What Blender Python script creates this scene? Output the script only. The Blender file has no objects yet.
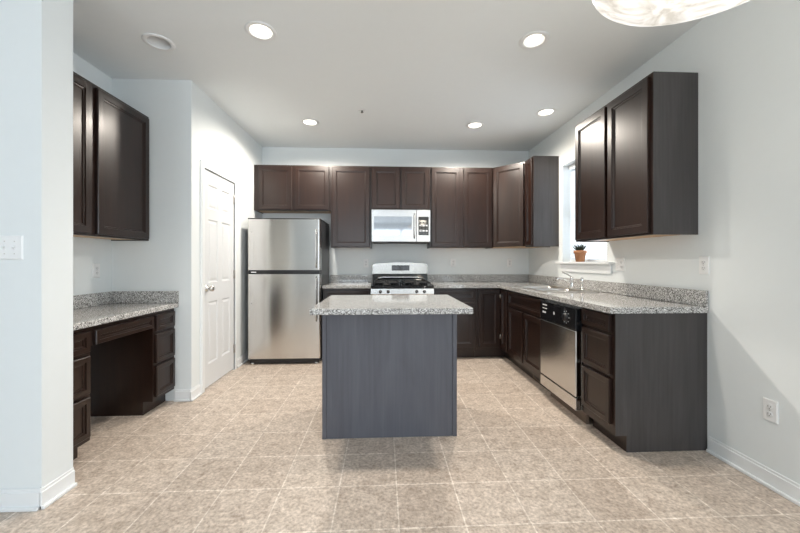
import bpy, bmesh, math, random
from mathutils import Matrix, Vector
random.seed(7)
S = bpy.context.scene
COL = S.collection
PI = math.pi

# ------------------------------------------------------------------ camera
cam_data = bpy.data.cameras.new('camera')
cam = bpy.data.objects.new('camera', cam_data)
COL.objects.link(cam)
cam.location = (0, 0, 1.2043)
cam.rotation_euler = (PI / 2, 0, -0.0476)
cam_data.sensor_width = 36
cam_data.lens = 345.65 / 800 * 36
cam_data.shift_y = -5.4 / 800
cam_data.clip_start = 0.02
S.camera = cam

# ------------------------------------------------------------------ world, exposure, window light
world = bpy.data.worlds.new('sky'); S.world = world
world.use_nodes = True
bg = world.node_tree.nodes['Background']
bg.inputs['Color'].default_value = (0.86, 0.93, 1.0, 1)
bg.inputs['Strength'].default_value = 1.1
S.view_settings.view_transform = 'Standard'
S.view_settings.look = 'None'
S.view_settings.gamma = 1
S.view_settings.use_curve_mapping = False
S.view_settings.exposure = 1.14

def area(name, loc, rot, sx, sy, power, color):
    l = bpy.data.lights.new(name, 'AREA'); l.shape = 'RECTANGLE'
    l.size = sx; l.size_y = sy; l.energy = power; l.color = color
    o = bpy.data.objects.new(name, l); COL.objects.link(o)
    o.location = loc; o.rotation_euler = rot
    return o
REAR = -5.5
COOL = (0.84, 0.935, 1.03)
area('added_daylight_rear', (-1.32, REAR - 0.16, 1.55), (PI / 2, 0, 0), 1.35, 1.9, 28, COOL)  # fill daylight from an added, unseen rear window
area('daylight_window', (0.72, REAR - 0.16, 1.6), (PI / 2, 0, 0), 2.3, 1.9, 12, COOL)
area('added_daylight_patio', (2.30, -1.55, 1.12), (PI / 2, 0, PI / 2), 2.1, 2.0, 36, COOL)  # fill daylight from an added, unseen patio door, reaches the nook
area('daylight_sink_window', (2.28, 3.49, 1.75), (0, PI / 2, 0), 1.1, 0.8, 3, (0.80, 0.92, 1.05))

# ------------------------------------------------------------------ room numbers
W, B, C, D, E, L = 2.0593, 4.8126, 2.766, -1.6577, 3.0687, -2.3187
LEFT = -5.2
PF, PB = 1.766, 1.937       # pillar wall, front and back face

# ------------------------------------------------------------------ materials
def mat(name):
    m = bpy.data.materials.new(name); m.use_nodes = True
    nt = m.node_tree
    return m, nt, nt.nodes['Principled BSDF']
def node(nt, t, **kw):
    n = nt.nodes.new(t)
    for k, v in kw.items():
        if k in n.inputs.keys(): n.inputs[k].default_value = v
        else: setattr(n, k, v)
    return n
def ramp(nt, stops):
    r = nt.nodes.new('ShaderNodeValToRGB')
    e = r.color_ramp.elements
    while len(e) < len(stops): e.new(0.5)
    for el, (p, c) in zip(e, stops):
        el.position = p; el.color = (*c, 1)
    return r
def coords(nt, scale=(1, 1, 1), loc=(0, 0, 0)):
    t = nt.nodes.new('ShaderNodeTexCoord'); mp = nt.nodes.new('ShaderNodeMapping')
    mp.inputs['Scale'].default_value = scale; mp.inputs['Location'].default_value = loc
    nt.links.new(t.outputs['Object'], mp.inputs['Vector'])
    return mp
def plain(name, col, rough=0.5, metal=0.0, emit=None, estr=1.0, var=0.03, spec=0.5):
    m, nt, b = mat(name)
    mp = coords(nt, (6, 6, 6))
    n = node(nt, 'ShaderNodeTexNoise', Scale=3.0, Detail=3.0)
    nt.links.new(mp.outputs[0], n.inputs['Vector'])
    r = ramp(nt, [(0.3, tuple(c * (1 - var) for c in col)), (0.7, tuple(min(1, c * (1 + var)) for c in col))])
    nt.links.new(n.outputs['Fac'], r.inputs[0])
    nt.links.new(r.outputs[0], b.inputs['Base Color'])
    b.inputs['Roughness'].default_value = rough; b.inputs['Metallic'].default_value = metal
    b.inputs['Specular IOR Level'].default_value = spec
    if emit:
        b.inputs['Emission Color'].default_value = (*emit, 1); b.inputs['Emission Strength'].default_value = estr
    return m

def wood(name, dark, light, rough, spec=0.5, coat=0.0):
    m, nt, b = mat(name)
    mp = coords(nt, (55, 55, 2.2))
    n = node(nt, 'ShaderNodeTexNoise', Scale=1.0, Detail=5.0, Roughness=0.6)
    nt.links.new(mp.outputs[0], n.inputs['Vector'])
    mp2 = coords(nt, (7, 7, 1.1))
    n2 = node(nt, 'ShaderNodeTexNoise', Scale=1.0, Detail=3.0, Distortion=1.2)
    nt.links.new(mp2.outputs[0], n2.inputs['Vector'])
    mx = node(nt, 'ShaderNodeMath', operation='MULTIPLY_ADD')
    nt.links.new(n2.outputs['Fac'], mx.inputs[0]); mx.inputs[1].default_value = 0.55
    ad = node(nt, 'ShaderNodeMath', operation='MULTIPLY'); ad.inputs[1].default_value = 0.5
    nt.links.new(n.outputs['Fac'], ad.inputs[0]); nt.links.new(ad.outputs[0], mx.inputs[2])
    r = ramp(nt, [(0.33, dark), (0.72, light)])
    nt.links.new(mx.outputs[0], r.inputs[0]); nt.links.new(r.outputs[0], b.inputs['Base Color'])
    b.inputs['Roughness'].default_value = rough
    b.inputs['Specular IOR Level'].default_value = spec
    b.inputs['Coat Weight'].default_value = coat; b.inputs['Coat Roughness'].default_value = 0.2
    bp = node(nt, 'ShaderNodeBump', Strength=0.12, Distance=0.001)
    nt.links.new(n.outputs['Fac'], bp.inputs['Height']); nt.links.new(bp.outputs[0], b.inputs['Normal'])
    return m

def granite(name):
    m, nt, b = mat(name)
    mp = coords(nt)
    v = node(nt, 'ShaderNodeTexVoronoi', Scale=240.0)
    nt.links.new(mp.outputs[0], v.inputs['Vector'])
    bw = node(nt, 'ShaderNodeSeparateColor')
    nt.links.new(v.outputs['Color'], bw.inputs[0])
    r = ramp(nt, [(0.0, (0.045, 0.043, 0.04)), (0.25, (0.24, 0.235, 0.225)), (0.55, (0.45, 0.445, 0.43)), (0.95, (0.88, 0.875, 0.86))])
    nt.links.new(bw.outputs[0], r.inputs[0])
    n = node(nt, 'ShaderNodeTexNoise', Scale=9.0, Detail=2.0)
    nt.links.new(mp.outputs[0], n.inputs['Vector'])
    mx = node(nt, 'ShaderNodeMix', data_type='RGBA', blend_type='MULTIPLY')
    mx.inputs['Factor'].default_value = 0.25
    nt.links.new(r.outputs[0], mx.inputs[6]); nt.links.new(n.outputs['Color'], mx.inputs[7])
    nt.links.new(r.outputs[0], b.inputs['Base Color'])
    b.inputs['Roughness'].default_value = 0.07
    return m

def steel(name, col=(0.70, 0.69, 0.67), rough=0.18, streak=True):
    m, nt, b = mat(name)
    mp = coords(nt, (3, 3, 420))
    n = node(nt, 'ShaderNodeTexNoise', Scale=1.0, Detail=2.0)
    nt.links.new(mp.outputs[0], n.inputs['Vector'])
    r = ramp(nt, [(0.3, tuple(c * 0.94 for c in col)), (0.7, col)])
    nt.links.new(n.outputs['Fac'], r.inputs[0]); nt.links.new(r.outputs[0], b.inputs['Base Color'])
    b.inputs['Metallic'].default_value = 1; b.inputs['Roughness'].default_value = rough
    if streak:
        tg = node(nt, 'ShaderNodeTangent', direction_type='RADIAL', axis='Z')
        nt.links.new(tg.outputs[0], b.inputs['Tangent'])
        b.inputs['Anisotropic'].default_value = 0.85
        b.inputs['Anisotropic Rotation'].default_value = 0.25
        bp = node(nt, 'ShaderNodeBump', Strength=0.15, Distance=0.0004)
        nt.links.new(n.outputs['Fac'], bp.inputs['Height']); nt.links.new(bp.outputs[0], b.inputs['Normal'])
    return m

def floor_mat():
    m, nt, b = mat('vinyl_tile')
    mp = coords(nt, (1, 1, 1), (-0.07, -1.86 + 0.305 * 20, 0))
    br = node(nt, 'ShaderNodeTexBrick', offset=0.0, offset_frequency=1, squash=1.0)
    for k, v in (('Scale', 1.0), ('Mortar Size', 0.004), ('Mortar Smooth', 0.3), ('Bias', 0.0), ('Brick Width', 0.305), ('Row Height', 0.305)):
        br.inputs[k].default_value = v
    br.inputs['Color1'].default_value = (0.60, 0.51, 0.435, 1); br.inputs['Color2'].default_value = (0.66, 0.575, 0.50, 1)
    br.inputs['Mortar'].default_value = (0.84, 0.765, 0.69, 1)
    nt.links.new(mp.outputs[0], br.inputs['Vector'])
    n = node(nt, 'ShaderNodeTexNoise', Scale=16.0, Detail=8.0, Roughness=0.72, Distortion=0.6)
    nt.links.new(mp.outputs[0], n.inputs['Vector'])
    r = ramp(nt, [(0.30, (0.55, 0.49, 0.44)), (0.5, (0.96, 0.95, 0.94)), (0.70, (1.26, 1.28, 1.30))])
    nt.links.new(n.outputs['Fac'], r.inputs[0])
    n2 = node(nt, 'ShaderNodeTexNoise', Scale=60.0, Detail=4.0, Roughness=0.6)
    nt.links.new(mp.outputs[0], n2.inputs['Vector'])
    r2 = ramp(nt, [(0.32, (0.60, 0.57, 0.54)), (0.64, (1.14, 1.14, 1.14))])
    nt.links.new(n2.outputs['Fac'], r2.inputs[0])
    mx = node(nt, 'ShaderNodeMix', data_type='RGBA', blend_type='MULTIPLY'); mx.inputs['Factor'].default_value = 0.8
    nt.links.new(br.outputs['Color'], mx.inputs[6]); nt.links.new(r.outputs[0], mx.inputs[7])
    mx2 = node(nt, 'ShaderNodeMix', data_type='RGBA', blend_type='MULTIPLY'); mx2.inputs['Factor'].default_value = 0.9
    nt.links.new(mx.outputs[2], mx2.inputs[6]); nt.links.new(r2.outputs[0], mx2.inputs[7])
    nt.links.new(mx2.outputs[2], b.inputs['Base Color'])
    b.inputs['Roughness'].default_value = 0.42
    bp = node(nt, 'ShaderNodeBump', Strength=0.25, Distance=0.002)
    inv = node(nt, 'ShaderNodeMath', operation='SUBTRACT'); inv.inputs[0].default_value = 1.0
    nt.links.new(br.outputs['Fac'], inv.inputs[1])
    nt.links.new(inv.outputs[0], bp.inputs['Height']); nt.links.new(bp.outputs[0], b.inputs['Normal'])
    return m

def glass_mat():
    m, nt, b = mat('window_glass')
    b.inputs['Transmission Weight'].default_value = 1; b.inputs['Roughness'].default_value = 0
    b.inputs['IOR'].default_value = 1.45; b.inputs['Base Color'].default_value = (0.95, 0.98, 1, 1)
    # thin pane: let light straight through
    tr = node(nt, 'ShaderNodeBsdfTransparent'); mixs = node(nt, 'ShaderNodeMixShader'); mixs.inputs[0].default_value = 0.12
    out = nt.nodes['Material Output']
    nt.links.new(tr.outputs[0], mixs.inputs[1]); nt.links.new(b.outputs[0], mixs.inputs[2]); nt.links.new(mixs.outputs[0], out.inputs[0])
    return m

def alabaster():
    m, nt, b = mat('alabaster_glass')
    mp = coords(nt, (3.0, 3.0, 5.0))
    n = node(nt, 'ShaderNodeTexNoise', Scale=2.0, Detail=5.0, Distortion=3.0)
    nt.links.new(mp.outputs[0], n.inputs['Vector'])
    r = ramp(nt, [(0.35, (0.62, 0.59, 0.53)), (0.62, (0.95, 0.93, 0.90))])
    nt.links.new(n.outputs['Fac'], r.inputs[0])
    nt.links.new(r.outputs[0], b.inputs['Base Color']); nt.links.new(r.outputs[0], b.inputs['Emission Color'])
    b.inputs['Emission Strength'].default_value = 0.36; b.inputs['Roughness'].default_value = 0.25
    return m

M = dict(
    wall=plain('painted_wall', (0.822, 0.863, 0.87), 0.75, var=0.004, spec=0.25),
    ceil=plain('painted_ceiling', (0.86, 0.893, 0.90), 0.85, var=0.004, spec=0.2),
    trim=plain('white_trim', (0.86, 0.885, 0.895), 0.4, var=0.005),
    door=plain('white_door_paint', (0.78, 0.80, 0.815), 0.4, var=0.005),
    floor=floor_mat(),
    wood=wood('espresso_wood', (0.0095, 0.0034, 0.0019), (0.025, 0.0095, 0.0052), 0.34, coat=0.12),
    panel=wood('espresso_end_panel', (0.038, 0.034, 0.034), (0.072, 0.066, 0.066), 0.5),
    island=wood('espresso_island_sheen', (0.078, 0.081, 0.098), (0.118, 0.122, 0.144), 0.45),  # espresso panels, window sheen painted in as lighter bluish grey
    maple=plain('maple_underside', (0.55, 0.36, 0.20), 0.5, var=0.1),
    granite=granite('speckled_granite'),
    steel=steel('brushed_steel'),
    guard=steel('backguard_steel', (0.44, 0.43, 0.405), 0.2),
    chrome=steel('polished_chrome', (0.82, 0.82, 0.82), 0.08, False),
    satin=steel('satin_nickel', (0.68, 0.66, 0.63), 0.28, False),
    lsteel=steel('light_steel', (0.64, 0.64, 0.635), 0.26),
    black=plain('black_plastic', (0.012, 0.012, 0.013), 0.3, var=0.1),
    gloss=plain('black_glass', (0.01, 0.011, 0.013), 0.06, var=0.05),
    mirror=plain('mirrored_oven_glass', (0.42, 0.44, 0.47), 0.06, metal=0.9, var=0.05),
    iron=plain('cast_iron', (0.014, 0.014, 0.015), 0.5, var=0.2),
    fridge_side=plain('dark_grey_enamel', (0.045, 0.048, 0.052), 0.4, var=0.05),
    plate=plain('white_wall_plate', (0.90, 0.91, 0.91), 0.35, var=0.005),
    slot=plain('dark_slot', (0.10, 0.10, 0.10), 0.6, var=0.1),
    white=plain('white_plastic', (0.85, 0.86, 0.86), 0.4, var=0.01),
    mark=plain('pale_print', (0.75, 0.76, 0.78), 0.5, var=0.02),
    blind=plain('white_blind_slat', (0.86, 0.88, 0.90), 0.45, var=0.01),
    terra=plain('terracotta', (0.46, 0.215, 0.105), 0.8, var=0.12),
    soil=plain('potting_soil', (0.05, 0.035, 0.025), 0.9, var=0.3),
    leaf=plain('dark_green_leaf', (0.028, 0.045, 0.03), 0.4, var=0.3),
    vent=plain('brown_vent', (0.16, 0.115, 0.085), 0.5, var=0.1),
    lamp=plain('lit_lens', (1, 1, 1), 0.5, emit=(1.0, 0.90, 0.74), estr=2.2, var=0.0),
    lamp_dim=plain('dim_lit_lens', (1, 1, 1), 0.5, emit=(1.0, 0.90, 0.76), estr=1.3, var=0.0),
    bulb_off=plain('frosted_lamp', (0.75, 0.75, 0.74), 0.3, var=0.02),
    alabaster=alabaster(), glass=glass_mat(),
    brown=wood('added_door_brown', (0.04, 0.02, 0.012), (0.08, 0.045, 0.03), 0.4),  # for the added rear door, mirrored as a dark stripe
)

# ------------------------------------------------------------------ mesh helpers
class G:
    def __init__(s): s.bm = bmesh.new()
    def _merge(s, b):
        me = bpy.data.meshes.new('tmp'); b.to_mesh(me); b.free(); s.bm.from_mesh(me); bpy.data.meshes.remove(me)
    def box(s, x0, x1, y0, y1, z0, z1, bev=0.0, seg=2):
        b = bmesh.new()
        bmesh.ops.create_cube(b, size=1)
        for v in b.verts:
            v.co = (x0 + (v.co.x + .5) * (x1 - x0), y0 + (v.co.y + .5) * (y1 - y0), z0 + (v.co.z + .5) * (z1 - z0))
        if bev: bmesh.ops.bevel(b, geom=list(b.edges), offset=bev, segments=seg, affect='EDGES', profile=0.5)
        s._merge(b); return s
    def prism(s, pts, a0, a1, axis='z', bev=0.0):
        """polygon pts extruded along axis: z -> pts are (x,y); x -> pts are (y,z); y -> pts are (x,z)"""
        b = bmesh.new()
        def mk(p, a):
            return {'z': (p[0], p[1], a), 'x': (a, p[0], p[1]), 'y': (p[0], a, p[1])}[axis]
        lo = [b.verts.new(mk(p, a0)) for p in pts]; hi = [b.verts.new(mk(p, a1)) for p in pts]
        n = len(pts)
        b.faces.new(lo); b.faces.new(hi)
        for i in range(n): b.faces.new((lo[i], lo[(i + 1) % n], hi[(i + 1) % n], hi[i]))
        bmesh.ops.recalc_face_normals(b, faces=list(b.faces))
        if bev: bmesh.ops.bevel(b, geom=list(b.edges), offset=bev, segments=2, affect='EDGES', profile=0.5)
        s._merge(b); return s
    def lathe(s, prof, c=(0, 0, 0), seg=32, axis='z', close=False):
        b = bmesh.new(); rings = []
        for r, z in prof:
            if r < 1e-6: rings.append([b.verts.new((0, 0, z))])
            else: rings.append([b.verts.new((r * math.cos(2 * PI * i / seg), r * math.sin(2 * PI * i / seg), z)) for i in range(seg)])
        pairs = list(zip(rings, rings[1:]))
        if close: pairs.append((rings[-1], rings[0]))
        for a, q in pairs:
            for i in range(seg):
                j = (i + 1) % seg
                if len(a) == 1 and len(q) == 1: continue
                if len(a) == 1: b.faces.new((a[0], q[i], q[j]))
                elif len(q) == 1: b.faces.new((a[i], a[j], q[0]))
                else: b.faces.new((a[i], a[j], q[j], q[i]))
        bmesh.ops.recalc_face_normals(b, faces=list(b.faces))
        rot = {'z': Matrix(), 'x': Matrix.Rotation(PI / 2, 4, 'Y'), '-x': Matrix.Rotation(-PI / 2, 4, 'Y'),
               'y': Matrix.Rotation(-PI / 2, 4, 'X'), '-y': Matrix.Rotation(PI / 2, 4, 'X')}[axis]
        b.transform(Matrix.Translation(c) @ rot)
        for f in b.faces: f.smooth = True
        s._merge(b); return s
    def cyl(s, c, r, h, axis='z', seg=24, bev=0.0):
        if bev: return s.lathe([(0, 0), (r - bev, 0), (r, bev), (r, h - bev), (r - bev, h), (0, h)], c, seg, axis)
        return s.lathe([(0, 0), (r, 0), (r, h), (0, h)], c, seg, axis)
    def tube(s, pts, r, seg=10):
        b = bmesh.new(); pts = [Vector(p) for p in pts]; rings = []
        up = None
        for i, p in enumerate(pts):
            t = (pts[min(i + 1, len(pts) - 1)] - pts[max(i - 1, 0)]).normalized()
            if up is None: up = Vector((0, 0, 1)) if abs(t.z) < .9 else Vector((1, 0, 0))
            n = t.cross(up).normalized(); u = n.cross(t).normalized(); up = u
            rr = r[i] if isinstance(r, (list, tuple)) else r
            rings.append([b.verts.new(p + n * (rr * math.cos(2 * PI * k / seg)) + u * (rr * math.sin(2 * PI * k / seg))) for k in range(seg)])
        for a, q in zip(rings, rings[1:]):
            for i in range(seg): b.faces.new((a[i], a[(i + 1) % seg], q[(i + 1) % seg], q[i]))
        b.faces.new(rings[0]); b.faces.new(rings[-1])
        bmesh.ops.recalc_face_normals(b, faces=list(b.faces))
        for f in b.faces: f.smooth = True
        s._merge(b); return s
    def loops(s, rects):
        """rects: list of (x0,x1,z0,z1,y); skin joins them, first and last capped"""
        b = bmesh.new(); R = []
        for x0, x1, z0, z1, y in rects:
            R.append([b.verts.new(p) for p in ((x0, y, z0), (x1, y, z0), (x1, y, z1), (x0, y, z1))])
        for a, q in zip(R, R[1:]):
            for i in range(4): b.faces.new((a[i], a[(i + 1) % 4], q[(i + 1) % 4], q[i]))
        b.faces.new(R[0]); b.faces.new(R[-1])
        bmesh.ops.recalc_face_normals(b, faces=list(b.faces))
        s._merge(b); return s
    def shaker(s, x0, x1, z0, z1, y, th=0.021, fr=0.05, rec=0.014, slope=0.019):
        """framed cabinet front whose back lies at y and whose face looks towards -y"""
        def q(i, yy): return (x0 + i, x1 - i, z0 + i, z1 - i, yy)
        f = y - th
        return s.loops([q(0, y), q(0, f + .004), q(.004, f), q(fr, f), q(fr + .0015, f + rec * .5), q(fr + slope * .65, f + rec * .62), q(fr + slope * .75, f + rec), q(fr + slope, f + rec)])
    def slab(s, outer, holes, z0, z1):
        b = bmesh.new(); edges = []
        for loop in [outer] + holes:
            vs = [b.verts.new((x, y, z1)) for x, y in loop]
            for i in range(len(vs)): edges.append(b.edges.new((vs[i], vs[(i + 1) % len(vs)])))
        res = bmesh.ops.triangle_fill(b, use_beauty=True, use_dissolve=False, edges=edges)
        faces = list(b.faces)
        ext = bmesh.ops.extrude_face_region(b, geom=faces)
        for v in ext['geom']:
            if isinstance(v, bmesh.types.BMVert): v.co.z = z0
        bmesh.ops.recalc_face_normals(b, faces=list(b.faces))
        s._merge(b); return s
    def xform(s, m): s.bm.transform(m); return s
    def build(s, name, m, parent=None, smooth_angle=None):
        me = bpy.data.meshes.new(name); s.bm.to_mesh(me); s.bm.free()
        me.materials.append(M[m] if isinstance(m, str) else m)
        o = bpy.data.objects.new(name, me); COL.objects.link(o)
        if parent: o.parent = parent
        return o

def thing(name, label, cat, loc=(0, 0, 0), rz=0, group=None):
    o = bpy.data.objects.new(name, None); COL.objects.link(o)
    o.location = loc; o.rotation_euler = (0, 0, rz); o.empty_display_size = 0.1
    o['label'] = label; o['category'] = cat
    if group: o['group'] = group
    return o
def tag(o, label, cat, group=None):
    o['label'] = label; o['category'] = cat
    if group: o['group'] = group
    return o
def struct(o, label=None, cat=None):
    o['kind'] = 'structure'
    if label: o['label'] = label
    if cat: o['category'] = cat
    return o
def copy_tree(o, parent=None):
    c = o.copy(); COL.objects.link(c)
    if parent: c.parent = parent
    for ch in list(o.children): copy_tree(ch, c)
    return c

# ------------------------------------------------------------------ the setting
struct(G().box(LEFT - .2, W + .2, REAR - .2, B + .2, -0.1, 0).build('floor', 'floor'), 'beige stone-look square tile floor', 'floor')

WY0, WY1, WZ0, WZ1 = 3.10, 3.885, 1.175, 2.30     # sink window opening
g = G()
WT = .19
RP = (-2.65, -0.45, 0.06, 2.18)  # opening for the added, unseen patio door
g.box(W, W + WT, REAR - .15, RP[0], 0, C).box(W, W + WT, RP[1], WY0, 0, C).box(W, W + WT, RP[0], RP[1], 0, RP[2]).box(W, W + WT, RP[0], RP[1], RP[3], C).box(W, W + WT, WY1, B + .15, 0, C)
g.box(W, W + WT, WY0, WY1, 0, WZ0).box(W, W + WT, WY0, WY1, WZ1, C)
struct(g.build('wall_right', 'wall'), 'pale grey wall holding the sink window', 'wall')
struct(G().box(L - .15, W, B, B + .15, 0, C).build('wall_back', 'wall'), 'pale grey wall behind refrigerator and stove', 'wall')
DY0, DY1, DZ = 3.262, 3.915, 2.065                # pantry door opening
g = G()
g.box(D - .12, D, E + .12, DY0, 0, C).box(D - .12, D, DY1, B, 0, C).box(D - .12, D, DY0, DY1, DZ, C)
struct(g.build('wall_pantry', 'wall'), 'pale grey wall around the white door', 'wall')
struct(G().box(L, D, E, E + .12, 0, C).build('wall_nook_end', 'wall'), 'short pale wall at the end of the desk nook', 'wall')
struct(G().box(L - .15, L, PB, E + .12, 0, C).build('wall_nook', 'wall'), 'pale wall behind the desk nook', 'wall')
struct(G().box(LEFT - .15, D - .007, PF, PB, 0, C).build('wall_left', 'wall'), 'pale grey wall end at left foreground', 'wall')
struct(G().box(LEFT - .15, LEFT, REAR, PF, 0, C).build('wall_far_left', 'wall'))
# rear wall with a gridded window seen reflected, and an added opening for daylight
RW = (-0.45, 1.9, 0.65, 2.55); RV = (-2.0, -0.64, 0.6, 2.5)
g = G(); y0, y1 = REAR - .15, REAR
g.box(LEFT, RV[0], y0, y1, 0, C).box(RV[1], RW[0], y0, y1, 0, C).box(RW[1], W, y0, y1, 0, C)
g.box(RV[0], RV[1], y0, y1, 0, RV[2]).box(RV[0], RV[1], y0, y1, RV[3], C)
g.box(RW[0], RW[1], y0, y1, 0, RW[2]).box(RW[0], RW[1], y0, y1, RW[3], C)
struct(g.build('wall_rear', 'wall'))

# recessed lights: (x, y, kind)
LIGHTS = [(-1.599, 2.543, 'off'), (-0.831, 2.388, 'lit'), (1.062, 2.394, 'deep'), (-0.825, 3.925, 'lit'), (1.048, 3.921, 'lit'), (1.70, 3.544, 'lit')]
RC = 0.078
holes = [[(x + RC * math.cos(2 * PI * i / 28), y + RC * math.sin(2 * PI * i / 28)) for i in range(28)] for x, y, k in LIGHTS]
struct(G().slab([(LEFT - .2, REAR - .2), (W + .2, REAR - .2), (W + .2, B + .2), (LEFT - .2, B + .2)], holes, C, C + .02).build('ceiling', 'ceil'), 'flat pale grey ceiling', 'ceiling')

# baseboards: small profile with a shoe moulding
def base_run(name, p0, p1, nrm):
    """from p0 to p1 along the wall, nrm = direction into the room"""
    g = G(); (xa, ya), (xb, yb) = p0, p1; nx, ny = nrm
    for t, z in ((0.012, 0.085), (0.007, 0.100), (0.024, 0.018)):
        g.box(min(xa, xb, xa + nx * t, xb + nx * t), max(xa, xb, xa + nx * t, xb + nx * t),
              min(ya, yb, ya + ny * t, yb + ny * t), max(ya, yb, ya + ny * t, yb + ny * t), 0, z, .003, 1)
    return struct(g.build(name, 'trim'))
base_run('baseboard_right', (W, RP[1] + .01), (W, 2.092), (-1, 0))
base_run('baseboard_left', (LEFT, PF), (D - .007, PF), (0, -1))
base_run('baseboard_left_end', (D - .007, PF - .0125), (D - .007, PB), (1, 0))
base_run('baseboard_nook_end', (-1.795, E), (D, E), (0, -1))
base_run('baseboard_pantry', (D, E - .024), (D, 3.203), (1, 0))
base_run('baseboard_fridge_side', (D, 3.978), (D, B), (1, 0))
base_run('baseboard_rear', (-3.63, REAR), (W, REAR), (0, 1))

# pantry door: casing, leaf with six raised panels, knob, three hinges
g = G()
for w_, t in ((0.057, 0.012), (0.045, 0.017)):
    g.box(D, D + t, DY0 - w_, DY0, 0, DZ + w_, .003, 1).box(D, D + t, DY1, DY1 + w_, 0, DZ + w_, .003, 1).box(D, D + t, DY0, DY1, DZ, DZ + w_, .003, 1)
struct(g.build('trim_1', 'trim'), 'white casing around the pantry door', 'trim')
# leaf is built facing -y then turned to face +x
dw = DY1 - DY0 - .006; dh = DZ - .022
dr = thing('door_1', 'white six-panel pantry door', 'door', (D - .034, DY0 + .003, 0.018), PI / 2)
struct(dr)
g = G()
xs = [0, .095, .095 + (dw - .28) / 2, dw - .095 - (dw - .28) / 2, dw - .095, dw]
zs = [0, .21, .80, .98, 1.585, 1.685, 1.915, dh]
# stiles and rails as one plate with deep panels let in
f = -.034
for i in range(5):
    for j in range(7):
        if i in (1, 3) and j in (1, 3, 5):
            x0, x1, z0, z1 = xs[i], xs[i + 1], zs[j], zs[j + 1]
            def q(k, yy): return (x0 + k, x1 - k, z0 + k, z1 - k, yy)
            g.loops([q(0, 0), q(0, f), q(.012, f + .009), q(.020, f + .009), q(.038, f + .003)])
        else:
            g.box(xs[i], xs[i + 1], f, 0, zs[j], zs[j + 1])
g.build('door_leaf', 'door', dr)
k = G().lathe([(0, 0), (.032, 0), (.032, .006), (.013, .010), (.011, .03), (.024, .038), (.029, .052), (.026, .064), (.014, .070), (0, .071)], (0.055, f, .93), 28, '-y').build('door_knob', 'satin', dr)
for z in (.22, 1.04, 1.86):
    g = G().cyl((dw + .002, f - .012, z - .045), .006, .09, 'z', 12, .001).box(dw - .012, dw + .002, f - .0035, f - .0003, z - .045, z + .045)
    g.build('hinge', 'satin', dr)

# sink window: frame, sashes, glass, stool and apron
g = G(); xa, xb = W + .13, W + .175
for a, b_, c_, d_ in ((WY0, WY1, WZ0, WZ0 + .05), (WY0, WY1, WZ1 - .05, WZ1), (WY0, WY0 + .045, WZ0, WZ1), (WY1 - .045, WY1, WZ0, WZ1), (WY0, WY1, 1.70, 1.74)):
    g.box(xa, xb, a, b_, c_, d_, .003, 1)
wf = struct(g.build('window_1', 'trim'), 'white sash window above the sink', 'window')
G().box(W + .15, W + .156, WY0 + .04, WY1 - .04, WZ0 + .04, WZ1 - .04).build('window_pane', 'glass', wf)
g = G().box(W - .055, W - .001, 2.985, 3.955, 1.175, 1.197, .004, 2).box(W - .001, W + .129, WY0 + .001, WY1 - .001, 1.1755, 1.197)
struct(g.build('trim_2', 'trim'), 'white window stool board under the sink window', 'trim')
struct(G().box(W - .016, W, 3.02, 3.92, 1.085, 1.1745, .004, 2).build('trim_3', 'trim'), 'white apron board below the window stool', 'trim')
# mini blind
bl = thing('window_blind', 'white horizontal slat blind hanging in the sink window', 'blind', (W + .09, (WY0 + WY1) / 2, 1.20))
hw = (WY1 - WY0) / 2 - .008
G().box(-.02, .02, -hw, hw, 1.055, 1.098, .003, 1).build('head_rail', 'white', bl)
g = G()
n = 46
for i in range(n):
    z = .025 + i * (1.045 - .03) / n
    m_ = Matrix.Translation((0, 0, z)) @ Matrix.Rotation(math.radians(28), 4, 'Y')
    b = G().box(-.0125, .0125, -hw, hw, -.0005, .0005); b.xform(m_); g._merge(b.bm)
g.build('slats', 'blind', bl)
G().box(-.012, .012, -hw, hw, 0, .014, .003, 1).build('bottom_rail', 'white', bl)
for yy in (-hw * .65, 0, hw * .65):
    G().tube([(-.015, yy, .008), (-.015, yy, 1.06)], .0018, 6).build('cord', 'white', bl)

# gridded rear window frame, then frames of the added window and patio door
g = G(); ya, yb = REAR - .10, REAR - .05
x0, x1, z0, z1 = RW
nx = 6
for i in range(nx + 1):
    xx = x0 + (x1 - x0) * i / nx; t = .04 if i in (0, 3, nx) else .012
    g.box(max(x0, xx - t), min(x1, xx + t), ya, yb, z0, z1)
for i in range(5):
    zz = z0 + (z1 - z0) * i / 4; t = .04 if i in (0, 2, 4) else .012
    g.box(x0, x1, ya + .001, yb - .001, max(z0, zz - t), min(z1, zz + t))
w2 = struct(g.build('window_2', 'trim'))
g = G(); x0, x1, z0, z1 = RV
for a, b_, c_, d_ in ((x0, x1, z1 - .05, z1), (x0, x1, z0, z0 + .05), (x0, x0 + .05, z0, z1), (x1 - .05, x1, z0, z1), (x0, x1, 1.52, 1.57)):
    g.box(a, b_, ya, yb, c_, d_)
struct(g.build('added_rear_window', 'trim'))
g = G(); xa, xb = W + .08, W + .14; y0, y1, z0, z1 = RP
for a, b_, c_, d_ in ((y0, y1, z1 - .06, z1), (y0, y1, z0, z0 + .08), (y0, y0 + .07, z0, z1), (y1 - .07, y1, z0, z1), ((y0 + y1) / 2 - .06, (y0 + y1) / 2 + .06, z0, z1)):
    g.box(xa, xb, a, b_, c_, d_)
struct(g.build('added_patio_door', 'trim'))
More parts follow.
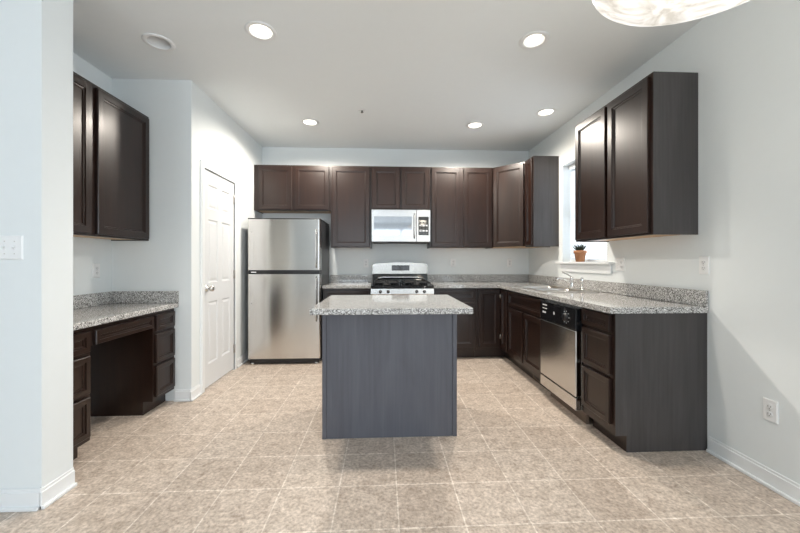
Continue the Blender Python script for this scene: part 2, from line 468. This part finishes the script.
# rear left: unseen brown door and white casing, added to stripe the refrigerator's steel
struct(G().box(-4.35, -3.72, REAR + .001, REAR + .035, 0.005, 2.68, .003, 1).build('added_rear_door', 'brown'))
g = G().box(-3.72, -3.64, REAR + .001, REAR + .03, 0, 2.76).box(-4.43, -4.35, REAR + .001, REAR + .03, 0, 2.76).box(-4.35, -3.72, REAR + .001, REAR + .03, 2.681, 2.76)
struct(g.build('added_rear_trim', 'trim'))

# ------------------------------------------------------------------ cabinets
def fronts_on(t, fronts, d, m='wood'):
    for kind, x0, x1, z0, z1 in fronts:
        fr = .05 if kind == 'door' else .032
        G().shaker(x0, x1, z0, z1, -d - .0005, fr=fr).build(kind, m, t)

def base_cab(name, label, loc, rz, w, d, h, fronts, group=None, toe=.105, hollow=False, end=None, cat='cabinet', endm='panel'):
    t = thing(name, label, cat, loc, rz, group)
    prof = [(0, 0), (0, h), (-d, h), (-d, toe), (-d + .073, toe), (-d + .073, 0)]
    g = G()
    if hollow:
        for a in ((0, .018), (w - .018, w)): g.prism(prof, a[0], a[1], 'x')
        g.box(.018, w - .018, -.012, 0, 0, h).box(.018, w - .018, -d, -.012, toe, toe + .018)
        g.box(.018, w - .018, -d + .073, -d + .09, 0, toe).box(.018, w - .018, -d, -d + .019, toe + .018, h)
    else:
        g.prism(prof, 0, w, 'x')
    g.build('carcass', 'wood', t)
    if end is not None:      # finished panel on the end seen from the room
        x0, x1 = end
        G().prism([(p[0], p[1] + (.0005 if p[1] == 0 else 0)) for p in prof], x0, x1, 'x').build('end_panel', endm, t)
    fronts_on(t, fronts, d)
    return t

def wall_cab(name, label, loc, rz, w, d, h, fronts, group=None, end=None):
    t = thing(name, label, 'cabinet', loc, rz, group)
    G().box(0, w, -d, 0, .012, h).box(0, w, -d, -d + .019, 0, .012).box(0, .012, -d + .019, 0, 0, .012).box(w - .012, w, -d + .019, 0, 0, .012).build('carcass', 'wood', t)
    G().box(.013, w - .013, -d + .020, -.001, .008, .0115).build('underside', 'maple', t)
    if end is not None:
        G().box(end[0], end[1], -d, 0, 0, h).build('end_panel', 'panel', t)
    fronts_on(t, fronts, d)
    return t

BD = .602      # base depth to face frame
WD = .303      # wall cabinet depth
CT = .914      # worktop height
BH = .8745
R90 = -PI / 2
gb = 'dark base cabinets'; gw = 'dark wall cabinets'
Wr, Br = W - .002, B - .002

# right run, from far to near
YS0, YS1 = 3.055, 3.955          # sink base
w_ = YS1 - YS0 - .002
base_cab('sink_cabinet', 'dark sink base cabinet with two doors below the faucet', (Wr, YS1 - .001, 0), R90, w_, BD, BH,
         [('drawer_front', .025, w_ - .018, .695, .848), ('door', .025, .435, .145, .668), ('door', .468, w_ - .018, .145, .668)], gb, hollow=True)
t = bpy.data.objects['sink_cabinet']
vent = G().box(.50, .80, -BD + .066, -BD + .0725, .02, .09, .002, 1)
v_ = vent.build('toe_kick_vent', 'vent', t); v_['label'] = 'brown metal heating grille in the toe kick'
g = G()
for i in range(14): g.box(.525 + i * .019, .537 + i * .019, -BD + .064, -BD + .0659, .032, .078)
g.build('vent_slot', 'black', v_)
w_ = .348
base_cab('drawer_cabinet', 'dark three-drawer base cabinet at the near end of the sink run', (Wr, 2.108 + w_, 0), R90, w_, BD, BH,
         [('drawer', .012, w_ - .03, .752, .862), ('drawer', .012, w_ - .03, .475, .728), ('drawer', .012, w_ - .03, .165, .452)], gb, end=(w_ + .0003, w_ + .004))
# back run
w_ = .57
base_cab('base_cabinet', 'dark base cabinet between refrigerator and stove', (-.728, Br, 0), 0, w_, BD, BH,
         [('drawer', .02, w_ - .02, .73, .852), ('door', .02, w_ - .02, .145, .70)], gb)
w_ = .528
base_cab('base_cabinet', 'dark base cabinet with one drawer right of the stove', (.612, Br, 0), 0, w_, BD, BH,
         [('drawer', .02, w_ - .018, .73, .852), ('door', .02, w_ - .018, .145, .70)], gb)
# corner base: L shape, two hinged leaves
t = thing('corner_cabinet', 'dark L-shaped corner base cabinet with folding door', 'cabinet', (Wr, Br, 0), 0, gb)
yn = YS1 - Br + .001; xn = 1.143 - Wr
def Lpoly(d): return [(0, 0), (xn, 0), (xn, -d), (-d, -d), (-d, yn), (0, yn)]
G().prism(Lpoly(BD), .105, BH, 'z').prism(Lpoly(BD - .073), 0, .105, 'z').build('carcass', 'wood', t)
G().shaker(xn + .028, -BD - .026, .145, .852, -BD - .0005).build('door', 'wood', t)
g = G().shaker(.026, -yn - BD - .02, .145, .852, -.0005); g.xform(Matrix.Translation((-BD, -BD, 0)) @ Matrix.Rotation(R90, 4, 'Z'))
g.build('door', 'wood', t)
for z in (.25, .75):
    G().cyl((-BD - .023, -BD - .023, z), .005, .05, 'z', 10).build('hinge', 'satin', t)

# wall cabinets, back run
Z0 = 1.378; WH = 2.438 - Z0
def two(w, h, m=.022, mid=.032, b=.014, top=.022):
    c_ = w / 2
    return [('door', m, c_ - mid / 2, b, h - top), ('door', c_ + mid / 2, w - m, b, h - top)]
w_ = .973; h_ = 2.438 - 1.853
wall_cab('wall_cabinet', 'short dark two-door wall cabinet above the refrigerator', (-1.655, Br, 1.853), 0, w_, WD, h_,
         [('door', .06, .478, .012, h_ - .02), ('door', .516, w_ - .02, .012, h_ - .02)], gw)
w_ = .517
wall_cab('wall_cabinet', 'tall dark single-door wall cabinet between refrigerator and microwave', (-.680, Br, Z0), 0, w_, WD, WH,
         [('door', .018, w_ - .018, .014, WH - .022)], gw)
w_ = .768; h_ = 2.438 - 1.868
wall_cab('wall_cabinet', 'short dark two-door wall cabinet above the microwave', (-.161, Br, 1.868), 0, w_, WD, h_, two(w_, h_, .018, .024), gw)
w_ = .834
wall_cab('wall_cabinet', 'dark two-door wall cabinet right of the microwave', (.609, Br, Z0), 0, w_, WD, WH, two(w_, WH, .018, .05), gw)
# diagonal corner wall cabinet
t = thing('corner_wall_cabinet', 'dark diagonal wall cabinet in the corner', 'cabinet', (Wr, Br, Z0), 0, gw)
a, b2 = .611, .305
G().prism([(0, 0), (-a, 0), (-a, -b2), (-b2, -a), (0, -a)], .012, WH, 'z').build('carcass', 'wood', t)
G().prism([(-.01, -.01), (-a + .01, -.01), (-a + .01, -b2 + .005), (-b2 + .005, -a + .01), (-.01, -a + .01)], .006, .0115, 'z').build('underside', 'maple', t)
dl = (a - b2) * math.sqrt(2)
g = G().shaker(.014, dl - .014, .014, WH - .022, -.0005); g.xform(Matrix.Translation((-a, -b2, 0)) @ Matrix.Rotation(-PI / 4, 4, 'Z'))
g.build('door', 'wood', t)
# right wall cabinets
w_ = .225
wall_cab('wall_cabinet', 'narrow dark wall cabinet between corner and sink window', (Wr, 4.197, Z0), R90, w_, WD, WH,
         [('door', .03, w_ - .014, .014, WH - .022)], gw, end=(w_ + .0003, w_ + .004))
w_ = .903
wall_cab('wall_cabinet', 'large dark two-door wall cabinet near right of the sink window', (Wr, 3.074, Z0), R90, w_, WD, WH,
         [('door', .02, .44, .014, WH - .022), ('door', .472, w_ - .022, .014, WH - .022)], gw, end=(w_ + .0003, w_ + .004))
# nook wall cabinet
w_ = E - .002 - 1.99
wall_cab('wall_cabinet', 'dark two-door wall cabinet above the desk nook', (L + .002, 1.99, Z0), PI / 2, w_, WD, WH,
         [('door', .02, .475, .014, WH - .022), ('door', .525, w_ - .022, .014, WH - .022)], gw)

# desk nook
ND = .515; NH = .8075
w_ = .272
nd = [('drawer', .018, w_ - .018, .652, .778), ('drawer', .018, w_ - .018, .40, .628), ('drawer', .018, w_ - .018, .135, .378)]
base_cab('desk_drawer_cabinet', 'dark three-drawer desk pedestal beside the foreground wall end', (L + .002, PB + .003, 0), PI / 2, w_, ND, NH, nd, 'desk pedestals')
w_ = .274
base_cab('desk_drawer_cabinet', 'dark three-drawer desk pedestal at far end of the nook', (L + .002, E - .002 - w_, 0), PI / 2, w_, ND, NH, nd, 'desk pedestals', end=(-.004, -.0003), endm='wood')
t = thing('pencil_drawer', 'long shallow dark drawer under the middle of the desk top', 'drawer', (L + .002, PB + .003 + .273, .66), PI / 2)
w_ = (E - .002 - .274 - .004) - (PB + .003 + .273) - .001
G().box(0, w_, -ND, -.05, .02, .1470).build('drawer_box', 'wood', t)
G().shaker(.02, w_ - .012, .025, .115, -ND - .0005, fr=.024).build('drawer_front', 'wood', t)

# worktops
ct = thing('countertop', 'speckled grey desk countertop in the nook', 'countertop', (L, PB, .808))
G().box(.002, .558, .002, E - PB - .002, 0, .038, .005, 2).build('slab', 'granite', ct)
g = G().box(.002, .021, .002, E - PB - .002, .0383, .139, .003, 1).box(.021, .558, E - PB - .021, E - PB - .002, .0383, .139, .003, 1)
g.build('backsplash', 'granite', ct)

ct = thing('countertop', 'speckled grey L-shaped countertop around the sink', 'countertop', (W, B, CT - .038))
CD = .645; yN = 2.094 - B; xL = .611 - W
SX0, SX1, SY0, SY1 = 1.520 - W, 1.915 - W, 3.135 - B, 3.885 - B       # sink cutout
G().slab([(-.002, -.002), (xL, -.002), (xL, -CD), (-CD, -CD), (-CD, yN), (-.002, yN)],
         [[(SX0, SY0), (SX1, SY0), (SX1, SY1), (SX0, SY1)]], 0, .038).build('slab', 'granite', ct)
g = G().box(xL, -.002, -.021, -.002, .0383, .14, .003, 1).box(-.021, -.002, yN, -.021, .0383, .14, .003, 1)
g.build('backsplash', 'granite', ct)
ct = thing('countertop', 'short speckled grey countertop between refrigerator and stove', 'countertop', (-.735, B, CT - .038))
G().box(.002, .582, -CD, -.002, 0, .038, .004, 2).build('slab', 'granite', ct)
G().box(.002, .582, -.021, -.002, .0383, .14, .003, 1).build('backsplash', 'granite', ct)

# island
t = thing('island_cabinet', 'dark wood kitchen island base with plain back panel', 'cabinet', (-.414, 2.36, 0))
iw, idp = .918, .59
G().box(.006, iw - .006, .004, idp, .105, BH).box(.006, iw - .006, .004, idp - .075, 0, .105).build('carcass', 'wood', t)
G().box(.03, iw - .03, .0005, .0038, .0005, BH).build('back_panel', 'island', t)
for x0, x1 in ((0, .029), (iw - .029, iw)):
    G().box(x0, x1, -.006, .0036, .0005, BH, .002, 1).build('corner_trim', 'island', t)
for x0, x1 in ((-.0005, .0055), (iw - .0055, iw + .0005)):
    G().box(x0, x1, .004, idp, .106, BH).build('end_panel', 'island', t)
for x0, x1 in ((.02, iw / 2 - .012), (iw / 2 + .012, iw - .02)):
    for kind, z0, z1, fr in (('drawer', .73, .852, .032), ('door', .145, .70, .05)):
        g = G().shaker(-x1, -x0, z0, z1, -idp - .0005, fr=fr); g.xform(Matrix.Rotation(PI, 4, 'Z')); g.build(kind, 'wood', t)
ct = thing('countertop', 'speckled grey rectangular island countertop', 'countertop', (-.449, 2.122, CT - .0385))
rot_i = G().box(0, 1.006, 0, .86, 0, .038, .004, 2).build('slab', 'granite', ct)

# ------------------------------------------------------------------ refrigerator
t = thing('refrigerator', 'stainless top-freezer refrigerator in the left corner', 'refrigerator', (-1.577, 4.085, 0))
fw = .838; fd = .70
G().box(.004, fw - .004, .075, fd, .03, 1.69, .006, 2).build('body', 'fridge_side', t)
def fdoor(z0, z1):
    pts = []
    r = .022
    for cx, a0 in ((r, PI), (fw - r, 1.5 * PI)):
        for i in range(7):
            a_ = a0 + (PI / 2) * i / 6
            pts.append((cx + r * math.cos(a_), r + r * math.sin(a_)))
    pts = pts + [(fw, .068), (0, .068)]
    return G().prism(pts, z0, z1, 'z')
for nm, z0, z1 in (('freezer_door', 1.10, 1.692), ('fresh_food_door', .068, 1.052)):
    dd = fdoor(z0, z1).build(nm, 'steel', t)
    hx = fw - .045
    za, zb = (z0 + .03, z1 - .12) if nm == 'freezer_door' else (z1 - .55, z1 - .03)
    G().tube([(hx, .002, za), (hx, -.028, za + .03), (hx, -.034, za + .06), (hx, -.034, zb - .06), (hx, -.028, zb - .03), (hx, .002, zb)], .009, 10).build('handle', 'lsteel', dd)
    if nm == 'fresh_food_door':
        G().cyl((.045, .0005, .71), .009, .006, '-y', 16, .001).build('lock', 'chrome', dd)
    else:
        G().cyl((.04, .0005, 1.54), .008, .005, '-y', 16, .001).build('screw_cap', 'chrome', dd)
G().box(.01, fw - .01, .012, .074, 1.053, 1.099).build('door_gasket', 'black', t)
G().box(.04, .10, .006, .0118, 1.068, 1.082, .001, 1).build('badge', 'chrome', t)
G().box(.0, fw, .01, fd - .02, 1.6925, 1.706, .004, 1).build('top_cover', 'black', t)
G().box(.02, fw - .02, .02, .074, .012, .066, .003, 1).build('base_grille', 'black', t)
for x0 in (.035, fw - .065):
    G().cyl((x0, .028, .0105), .0105, .03, 'x', 16, .002).build('foot', 'white', t)
for x0 in (.06, fw - .09):
    G().cyl((x0, fd - .08, .015), .015, .03, 'x', 16, .002).build('wheel', 'black', t)

# ------------------------------------------------------------------ stove
t = thing('gas_stove', 'stainless gas stove with black cooktop against the back wall', 'stove', (-.150, 4.135, 0))
rw = .756; rd = .66
G().box(.0, rw, .045, rd, .03, .862, .003, 1).build('body', 'fridge_side', t)
for x0 in (.04, rw - .08):
    for y0 in (.09, rd - .09): G().cyl((x0 + .02, y0, 0), .016, .032, 'z', 12).build('foot', 'black', t)
cp = G().prism([(.0, .800), (-.004, .812), (.006, .872), (.045, .878), (.045, .800)], 0, rw, 'x').build('control_panel', 'lsteel', t)
for x0 in (.112, .205, .548, .640):
    kb = G().lathe([(0, 0), (.019, 0), (.019, .004), (.016, .006), (.014, .024), (.012, .026), (0, .026)], (x0, .0, .838), 20, '-y').build('knob', 'black', cp)
    G().box(x0 - .002, x0 + .002, -.0275, -.0255, .838, .852).build('pointer', 'mark', kb)
od = G().box(.004, rw - .004, .006, .0445, .215, .792, .005, 2).build('oven_door', 'steel', t)
G().box(.13, rw - .13, .003, .0058, .36, .66, .001, 1).build('oven_window', 'gloss', od)
G().tube([(.06, .006, .735), (.06, -.035, .735), (rw - .06, -.035, .735), (rw - .06, .006, .735)], .011, 10).build('handle', 'lsteel', od)
G().box(.004, rw - .004, .006, .0445, .06, .205, .005, 2).build('storage_drawer', 'steel', t)
G().prism([(.03, .8785), (.03, .884), (.06, .905), (rd - .07, .905), (rd - .07, .8785)], .002, rw - .002, 'x').build('cooktop', 'gloss', t)
for cx in (.19, .566):
    for cy in (.19, .43):
        bn = G().lathe([(0, 0), (.05, 0), (.05, .008), (.036, .012), (.036, .020), (0, .022)], (cx, cy, .9052), 24).build('burner', 'iron', t)
for cx in (.19, .566):                       # two grates, each over a front and a rear burner
    g = G(); hx, y0, y1 = .155, .075, .55
    for xx in (cx - hx, cx + hx): g.box(xx - .006, xx + .006, y0, y1, .935, .949, .002, 1)
    for yy in (y0, (y0 + y1) / 2, y1): g.box(cx - hx, cx + hx, yy - .006, yy + .006, .935, .949, .002, 1)
    for cy in (.19, .43):
        for ang in range(8):
            a_ = ang * PI / 4
            g.tube([(cx + .03 * math.cos(a_), cy + .03 * math.sin(a_), .943), (cx + .115 * math.cos(a_), cy + .115 * math.sin(a_), .943)], .005, 6)
    for xx in (cx - hx, cx + hx):
        for yy in (y0 + .01, y1 - .01): g.box(xx - .006, xx + .006, yy - .006, yy + .006, .906, .936)
    g.build('grate', 'iron', t)
# backguard: glossy sloping lower part and arched steel face
G().prism([(rd - .065, .8785), (rd - .065, .915), (rd - .045, 1.03), (rd, 1.03), (rd, .8785)], .004, rw - .004, 'x').build('rear_vent', 'gloss', t)
G().tube([(.06, rd - .083, .955), (.08, rd - .09, .975), (.15, rd - .092, .985), (rw - .15, rd - .092, .985), (rw - .08, rd - .09, .975), (rw - .06, rd - .083, .955)], .016, 10).build('reflected_band', 'lsteel', t)  # pale tube standing in for the light reflected on the black slope
pts = [(0.0, 1.031), (rw, 1.031), (rw, 1.150), (rw - .03, 1.168)] + [(rw - .06 - (rw - .12) * i / 10, 1.172 + .014 * math.sin(PI * i / 10)) for i in range(11)] + [(.03, 1.168), (0, 1.150)]
bgd = G().prism(pts, rd - .068, rd, 'y').build('backguard', 'guard', t)
dsp = G().box(.262, .505, rd - .072, rd - .0682, 1.075, 1.148, .001, 1).build('display', 'gloss', bgd)
for i in range(4): G().box(.285 + i * .054, .315 + i * .054, rd - .0732, rd - .0722, 1.085, 1.093).build('button', 'slot', dsp)
for i in range(3): G().box(.292 + i * .07, .330 + i * .07, rd - .0732, rd - .0722, 1.122, 1.130).build('button', 'slot', dsp)

# ------------------------------------------------------------------ microwave
t = thing('microwave', 'stainless microwave oven mounted above the stove', 'microwave', (-.153, 4.420, 1.440))
mw, mh, md = .754, .424, .385
G().box(0, mw, .024, md, .012, mh, .003, 1).build('body', 'fridge_side', t)
dr_ = G().box(0, .575, 0, .0235, .012, mh, .004, 2).build('door', 'lsteel', t)
G().box(.03, .515, -.003, -.0003, .095, .335, .001, 1).build('window', 'mirror', dr_)
G().tube([(.548, .002, .06), (.548, -.03, .08), (.548, -.032, .12), (.548, -.032, .31), (.548, -.03, .35), (.548, .002, .37)], .010, 10).build('handle', 'lsteel', dr_)
cpn = G().box(.578, mw, 0, .0235, .012, mh, .004, 2).build('control_panel', 'lsteel', t)
kp = G().box(.60, mw - .022, -.003, -.0003, .095, .335, .001, 1).build('keypad', 'gloss', cpn)
for r_ in range(5):
    for c_ in range(3): G().box(.612 + c_ * .04, .640 + c_ * .04, -.0045, -.0032, .11 + r_ * .034, .13 + r_ * .034).build('button', 'mark' if r_ % 2 else 'slot', kp)
G().box(.61, mw - .032, -.0045, -.0032, .290, .325).build('display', 'black', kp)
G().box(.02, mw - .02, .03, md - .02, .003, .0115).build('bottom_plate', 'slot', t)
G().box(.22, .52, .05, .20, -.006, .0028, .002, 1).build('vent_grille', 'black', t)

# ------------------------------------------------------------------ dishwasher
t = thing('dishwasher', 'stainless dishwasher with black control panel beside the drawer cabinet', 'dishwasher', (Wr, 3.050, 0), R90)
ww = .588; dy = -.612
G().box(.006, ww - .006, dy + .012, -.03, .108, .868).build('tub', 'lsteel', t)
dd = G().box(.004, ww - .012, dy - .036, dy + .0115, .205, .688, .005, 2).build('door', 'steel', t)
cpn = G().box(.004, ww - .012, dy - .036, dy + .0115, .692, .852, .004, 2).build('control_panel', 'gloss', t)
G().box(.004, ww - .012, dy - .036, dy + .0115, .105, .196, .004, 2).build('lower_panel', 'steel', t)
fy = dy - .0362
G().lathe([(0, 0), (.034, 0), (.034, .006), (.028, .018), (.024, .021), (0, .022)], (.44, fy, .772), 28, '-y').build('dial', 'black', cpn)
for q_ in ((.05, .13, .818, .828), (.05, .085, .79, .797), (.095, .13, .79, .797), (.05, .11, .752, .766), (.245, .262, .762, .785)):
    G().box(q_[0], q_[1], fy - .0008, fy, q_[2], q_[3]).build('button', 'mark', cpn)
for i in range(9):
    a_ = i * 2 * PI / 9
    G().box(.44 + .046 * math.cos(a_) - .004, .44 + .046 * math.cos(a_) + .004, fy - .0008, fy, .772 + .046 * math.sin(a_) - .003, .772 + .046 * math.sin(a_) + .003).build('dial_mark', 'mark', cpn)
G().box(.25, .36, dy - .0385, dy - .0362, .832, .842, .001, 1).build('latch', 'black', cpn)
G().box(.02, ww - .02, dy + .05, dy + .07, .0, .104).build('kick_plate', 'vent', t)

# ------------------------------------------------------------------ sink, faucet, sprayer
t = thing('kitchen_sink', 'stainless drop-in sink set in the countertop under the window', 'sink', (W, B, CT))
def rect(x0, x1, y0, y1, r=.05, n=5):
    out = []
    for cx, cy, a0 in ((x1 - r, y1 - r, 0), (x0 + r, y1 - r, PI / 2), (x0 + r, y0 + r, PI), (x1 - r, y0 + r, 1.5 * PI)):
        for i in range(n + 1):
            a_ = a0 + PI / 2 * i / n; out.append((cx + r * math.cos(a_), cy + r * math.sin(a_)))
    return out
ox0, ox1, oy0, oy1 = 1.490 - W, 2.005 - W, 3.095 - B, 3.925 - B
ym = (SY0 + SY1) / 2
bowls = [(SX0 + .012, SX1 - .012, SY0 + .012, ym - .015), (SX0 + .012, SX1 - .012, ym + .015, SY1 - .012)]
G().slab(rect(ox0, ox1, oy0, oy1, .04), [rect(*b_, .045) for b_ in bowls], .0005, .007).build('rim', 'satin', t)
for b_ in bowls:
    g = G(); b = bmesh.new(); rings = []
    for ins, z in ((0, .0068), (.006, -.02), (.012, -.15), (.04, -.17)):
        x0, x1, y0, y1 = b_; rings.append([b.verts.new((x, y, z)) for x, y in rect(x0 + ins, x1 - ins, y0 + ins, y1 - ins, .045)])
    for p, q_ in zip(rings, rings[1:]):
        for i in range(len(p)): b.faces.new((p[i], p[(i + 1) % len(p)], q_[(i + 1) % len(p)], q_[i]))
    b.faces.new(rings[-1])
    for f_ in b.faces: f_.smooth = True
    g._merge(b); bo = g.build('basin', 'satin', t)
    so = bo.modifiers.new('thickness', 'SOLIDIFY'); so.thickness = .0015; so.offset = 1
    cx, cy = (b_[0] + b_[1]) / 2, (b_[2] + b_[3]) / 2
    G().lathe([(0, 0), (.028, 0), (.04, .003), (.042, .0045), (.03, .0045), (.02, .002), (0, .002)], (cx, cy, -.1695), 24).build('drain', 'chrome', bo)
t = thing('faucet', 'chrome single-lever faucet behind the sink', 'faucet', (1.955, 3.50, CT + .0072))
G().lathe([(0, 0), (.027, 0), (.027, .006), (.022, .012), (.019, .02), (.018, .085), (.021, .092), (.021, .105), (.012, .118), (0, .120)], (0, 0, 0), 24).build('faucet_body', 'chrome', t)
G().tube([(-.012, 0, .05), (-.05, .01, .078), (-.09, .02, .10), (-.125, .03, .105), (-.14, .034, .096), (-.143, .035, .085)], [.010, .009, .008, .008, .008, .008], 12).build('spout', 'chrome', t)
G().tube([(0, 0, .112), (-.02, .02, .135), (-.075, .055, .168)], [.008, .007, .006], 10).build('lever', 'chrome', t)
t = thing('side_sprayer', 'chrome side sprayer standing right of the faucet', 'sprayer', (1.965, 3.335, CT + .0072))
G().lathe([(0, 0), (.021, 0), (.021, .006), (.014, .010), (.013, .03), (0, .03)], (0, 0, 0), 20).build('holder', 'chrome', t)
G().lathe([(0, .0305), (.011, .0305), (.012, .06), (.016, .085), (.016, .112), (.012, .12), (0, .12)], (0, 0, 0), 20).build('spray_head', 'chrome', t)

# ------------------------------------------------------------------ potted plant on the window stool
t = thing('potted_succulent', 'small dark succulent in a terracotta pot on the window stool', 'plant', (W - .012, 3.51, 1.1972))
G().lathe([(0, 0), (.041, 0), (.054, .085), (.061, .085), (.063, .118), (.055, .118), (.052, .095), (0, .095)], (0, 0, 0), 32).build('pot', 'terra', t)
G().lathe([(0, .0955), (.0515, .0955), (.03, .104), (0, .106)], (0, 0, 0), 24).build('soil', 'soil', t)
for i in range(26):
    a_ = i * 2.399; tilt = .25 + .95 * (i / 26); ln = .082 + .02 * random.random()
    pts = []
    for k_ in range(5):
        q_ = k_ / 4; rr = .006 + ln * q_ * math.sin(tilt * (1 - .25 * q_)); zz = .1045 + ln * q_ * math.cos(tilt * (1 - .25 * q_))
        pts.append((rr * math.cos(a_), rr * math.sin(a_), zz))
    G().tube(pts, [.005, .0068, .006, .004, .0006], 6).build('leaf', 'leaf', t)

# ------------------------------------------------------------------ wall plates
def outlet(label, loc, rz, gang=1, kind='outlet', group='wall plates'):
    nm = {'outlet': 'wall_outlet', 'switch': 'light_switch', 'combo': 'wall_outlet'}[kind]
    t = thing(nm, label, 'switch' if kind == 'switch' else 'outlet', loc, rz, group)
    w_ = .071 if gang == 1 else .117
    G().loops([(-w_ / 2, w_ / 2, -.058, .058, -.0003), (-w_ / 2, w_ / 2, -.058, .058, -.003), (-w_ / 2 + .004, w_ / 2 - .004, -.054, .054, -.0065)]).build('plate', 'plate', t)
    xs_ = [0] if gang == 1 else [-.023, .023]
    for i, xx in enumerate(xs_):
        if kind == 'switch' or (kind == 'combo' and i == 0):
            tg = G().box(xx - .005, xx + .005, -.0085, -.0064, -.012, .012, .001, 1).prism([(-.0086, -.006), (-.018, -.002), (-.018, .004), (-.0086, .006)], xx - .004, xx + .004, 'x').build('toggle', 'white', t)
        else:
            for zz in (-.019, .019):
                rc = G().lathe([(0, 0), (.0165, 0), (.0165, .0015), (.0155, .002), (0, .002)], (xx, -.0064, zz), 20, '-y').build('receptacle', 'white', t)
                G().box(xx - .008, xx - .0055, -.0089, -.0084, zz - .002, zz + .006).box(xx + .0055, xx + .008, -.0089, -.0084, zz - .002, zz + .006).cyl((xx, -.0084, zz - .008), .0025, .0005, '-y', 8).build('slot', 'slot', rc)
        for zz in ((-.030, .030) if kind != 'outlet' else (0,)):
            G().cyl((xx, -.0063, zz), .003, .0012, '-y', 10).build('screw', 'satin', t)
    return t
outlet('white outlet plate low on right wall above the baseboard', (W, 1.744, .410), R90)
outlet('white outlet plate at right wall beside end of the granite backsplash', (W, 2.125, 1.178), R90)
outlet('wide white double plate on right wall under the large wall cabinet', (W, 2.915, 1.175), R90, 2, 'combo')
outlet('white outlet plate left of the stove on back wall', (-.243, B, 1.175), 0)
outlet('white outlet plate right of the stove, second from the corner', (.978, B, 1.180), 0)
outlet('white outlet plate on back wall nearest the corner', (1.78, B, 1.180), 0)
outlet('white outlet plate above the desk countertop in the nook', (L, 2.904, 1.127), PI / 2)
outlet('white double toggle switch plate on foreground wall at left', (-1.807, PF, 1.270), 0, 2, 'switch')

# ------------------------------------------------------------------ ceiling fixtures
names = {0: 'unlit white recessed ceiling light above the desk nook', 1: 'glowing recessed ceiling light front left of the island',
         2: 'recessed ceiling light with half-hidden lamp, front right of the island', 3: 'glowing recessed ceiling light in front of the refrigerator',
         4: 'glowing recessed ceiling light in front of the corner wall cabinet', 5: 'glowing recessed ceiling light close to the sink window'}
for i, (x, y, k_) in enumerate(LIGHTS):
    t = thing('recessed_light', names[i], 'ceiling light', (x, y, C), 0, 'recessed ceiling lights')
    G().lathe([(.072, .0), (.100, -.0005), (.102, -.003), (.098, -.007), (.078, -.009), (.070, -.004)], (0, 0, 0), 40, close=True).build('trim_ring', 'white', t)
    if k_ == 'lit':
        G().lathe([(.0755, .0), (.0755, .03), (.0755, .045), (0, .045)], (0, 0, 0), 32).build('can', 'white', t)
        G().lathe([(0, .004), (.05, .005), (.068, .010), (.068, .016), (0, .016)], (0, 0, 0), 32).build('lens', 'lamp', t)
    else:
        zl = .05 if k_ == 'deep' else .075
        G().lathe([(.0755, .0), (.0755, zl + .02), (0, zl + .02)], (0, 0, 0), 32).build('can', 'white', t)
        G().lathe([(0, zl), (.05, zl + .001), (.0735, zl + .006), (.0735, zl + .014), (0, zl + .014)], (0, 0, 0), 28).build('lens', 'lamp_dim' if k_ == 'deep' else 'bulb_off', t)
    if k_ != 'off':
        l = bpy.data.lights.new('bulb_light', 'SPOT'); l.energy = (0, 48, 46, 58, 60, 3.2)[i]; l.color = (1.0, .76, .52) if i == 5 else (1.0, .915, .81); 
        if l.type == 'SPOT': l.spot_size = math.radians((0, 84, 90, 170, 168, 160)[i]); l.spot_blend = .45 if i in (3, 4) else .9
        l.shadow_soft_size = .075
        lo = bpy.data.objects.new('bulb_light', l); COL.objects.link(lo); lo.parent = t; lo.location = (0, 0, -.02 if i in (3, 4) else -.012)

t = thing('sprinkler_head', 'tiny sprinkler head on ceiling above the island', 'sprinkler', (-.222, 3.587, C))
G().lathe([(0, -.0003), (.036, -.0003), (.036, -.003), (.03, -.006), (.012, -.007), (0, -.007)], (0, 0, 0), 24).build('escutcheon', 'white', t)
G().lathe([(0, -.0072), (.008, -.0072), (.008, -.022), (.014, -.024), (.014, -.026), (0, -.026)], (0, 0, 0), 14).build('head', 'slot', t)

# pendant bowl
PX, PY, PZ, PR = .853, .82, 2.005, .302
t = thing('pendant_lamp', 'round alabaster glass bowl pendant lamp near the right foreground ceiling', 'lamp', (PX, PY, PZ))
prof = [(0, -.075)] + [(PR * math.sin(a_ * PI / 2 / 10), -.075 * math.cos(a_ * PI / 2 / 10)) for a_ in range(1, 11)]
inner = [(r_ * .975, z_ + .008) for r_, z_ in prof[::-1] if r_ > 1e-6] + [(0, -.067)]
G().lathe(prof + [(PR, .006)] + [(PR * .975, .008)] + inner, (0, 0, 0), 56).build('shade', 'alabaster', t)
G().cyl((0, 0, -.067), .012, C - PZ + .067 - .026, 'z', 16).build('stem', 'satin', t)
G().lathe([(0, 0), (.065, 0), (.06, -.015), (.03, -.026), (0, -.026)], (0, 0, C - PZ - .0003), 28).build('canopy', 'satin', t)
l = bpy.data.lights.new('pendant_light', 'POINT'); l.energy = 4; l.color = (1, .9, .75); l.shadow_soft_size = .08
lo = bpy.data.objects.new('pendant_light', l); COL.objects.link(lo); lo.parent = t; lo.location = (.05, 0, .12)
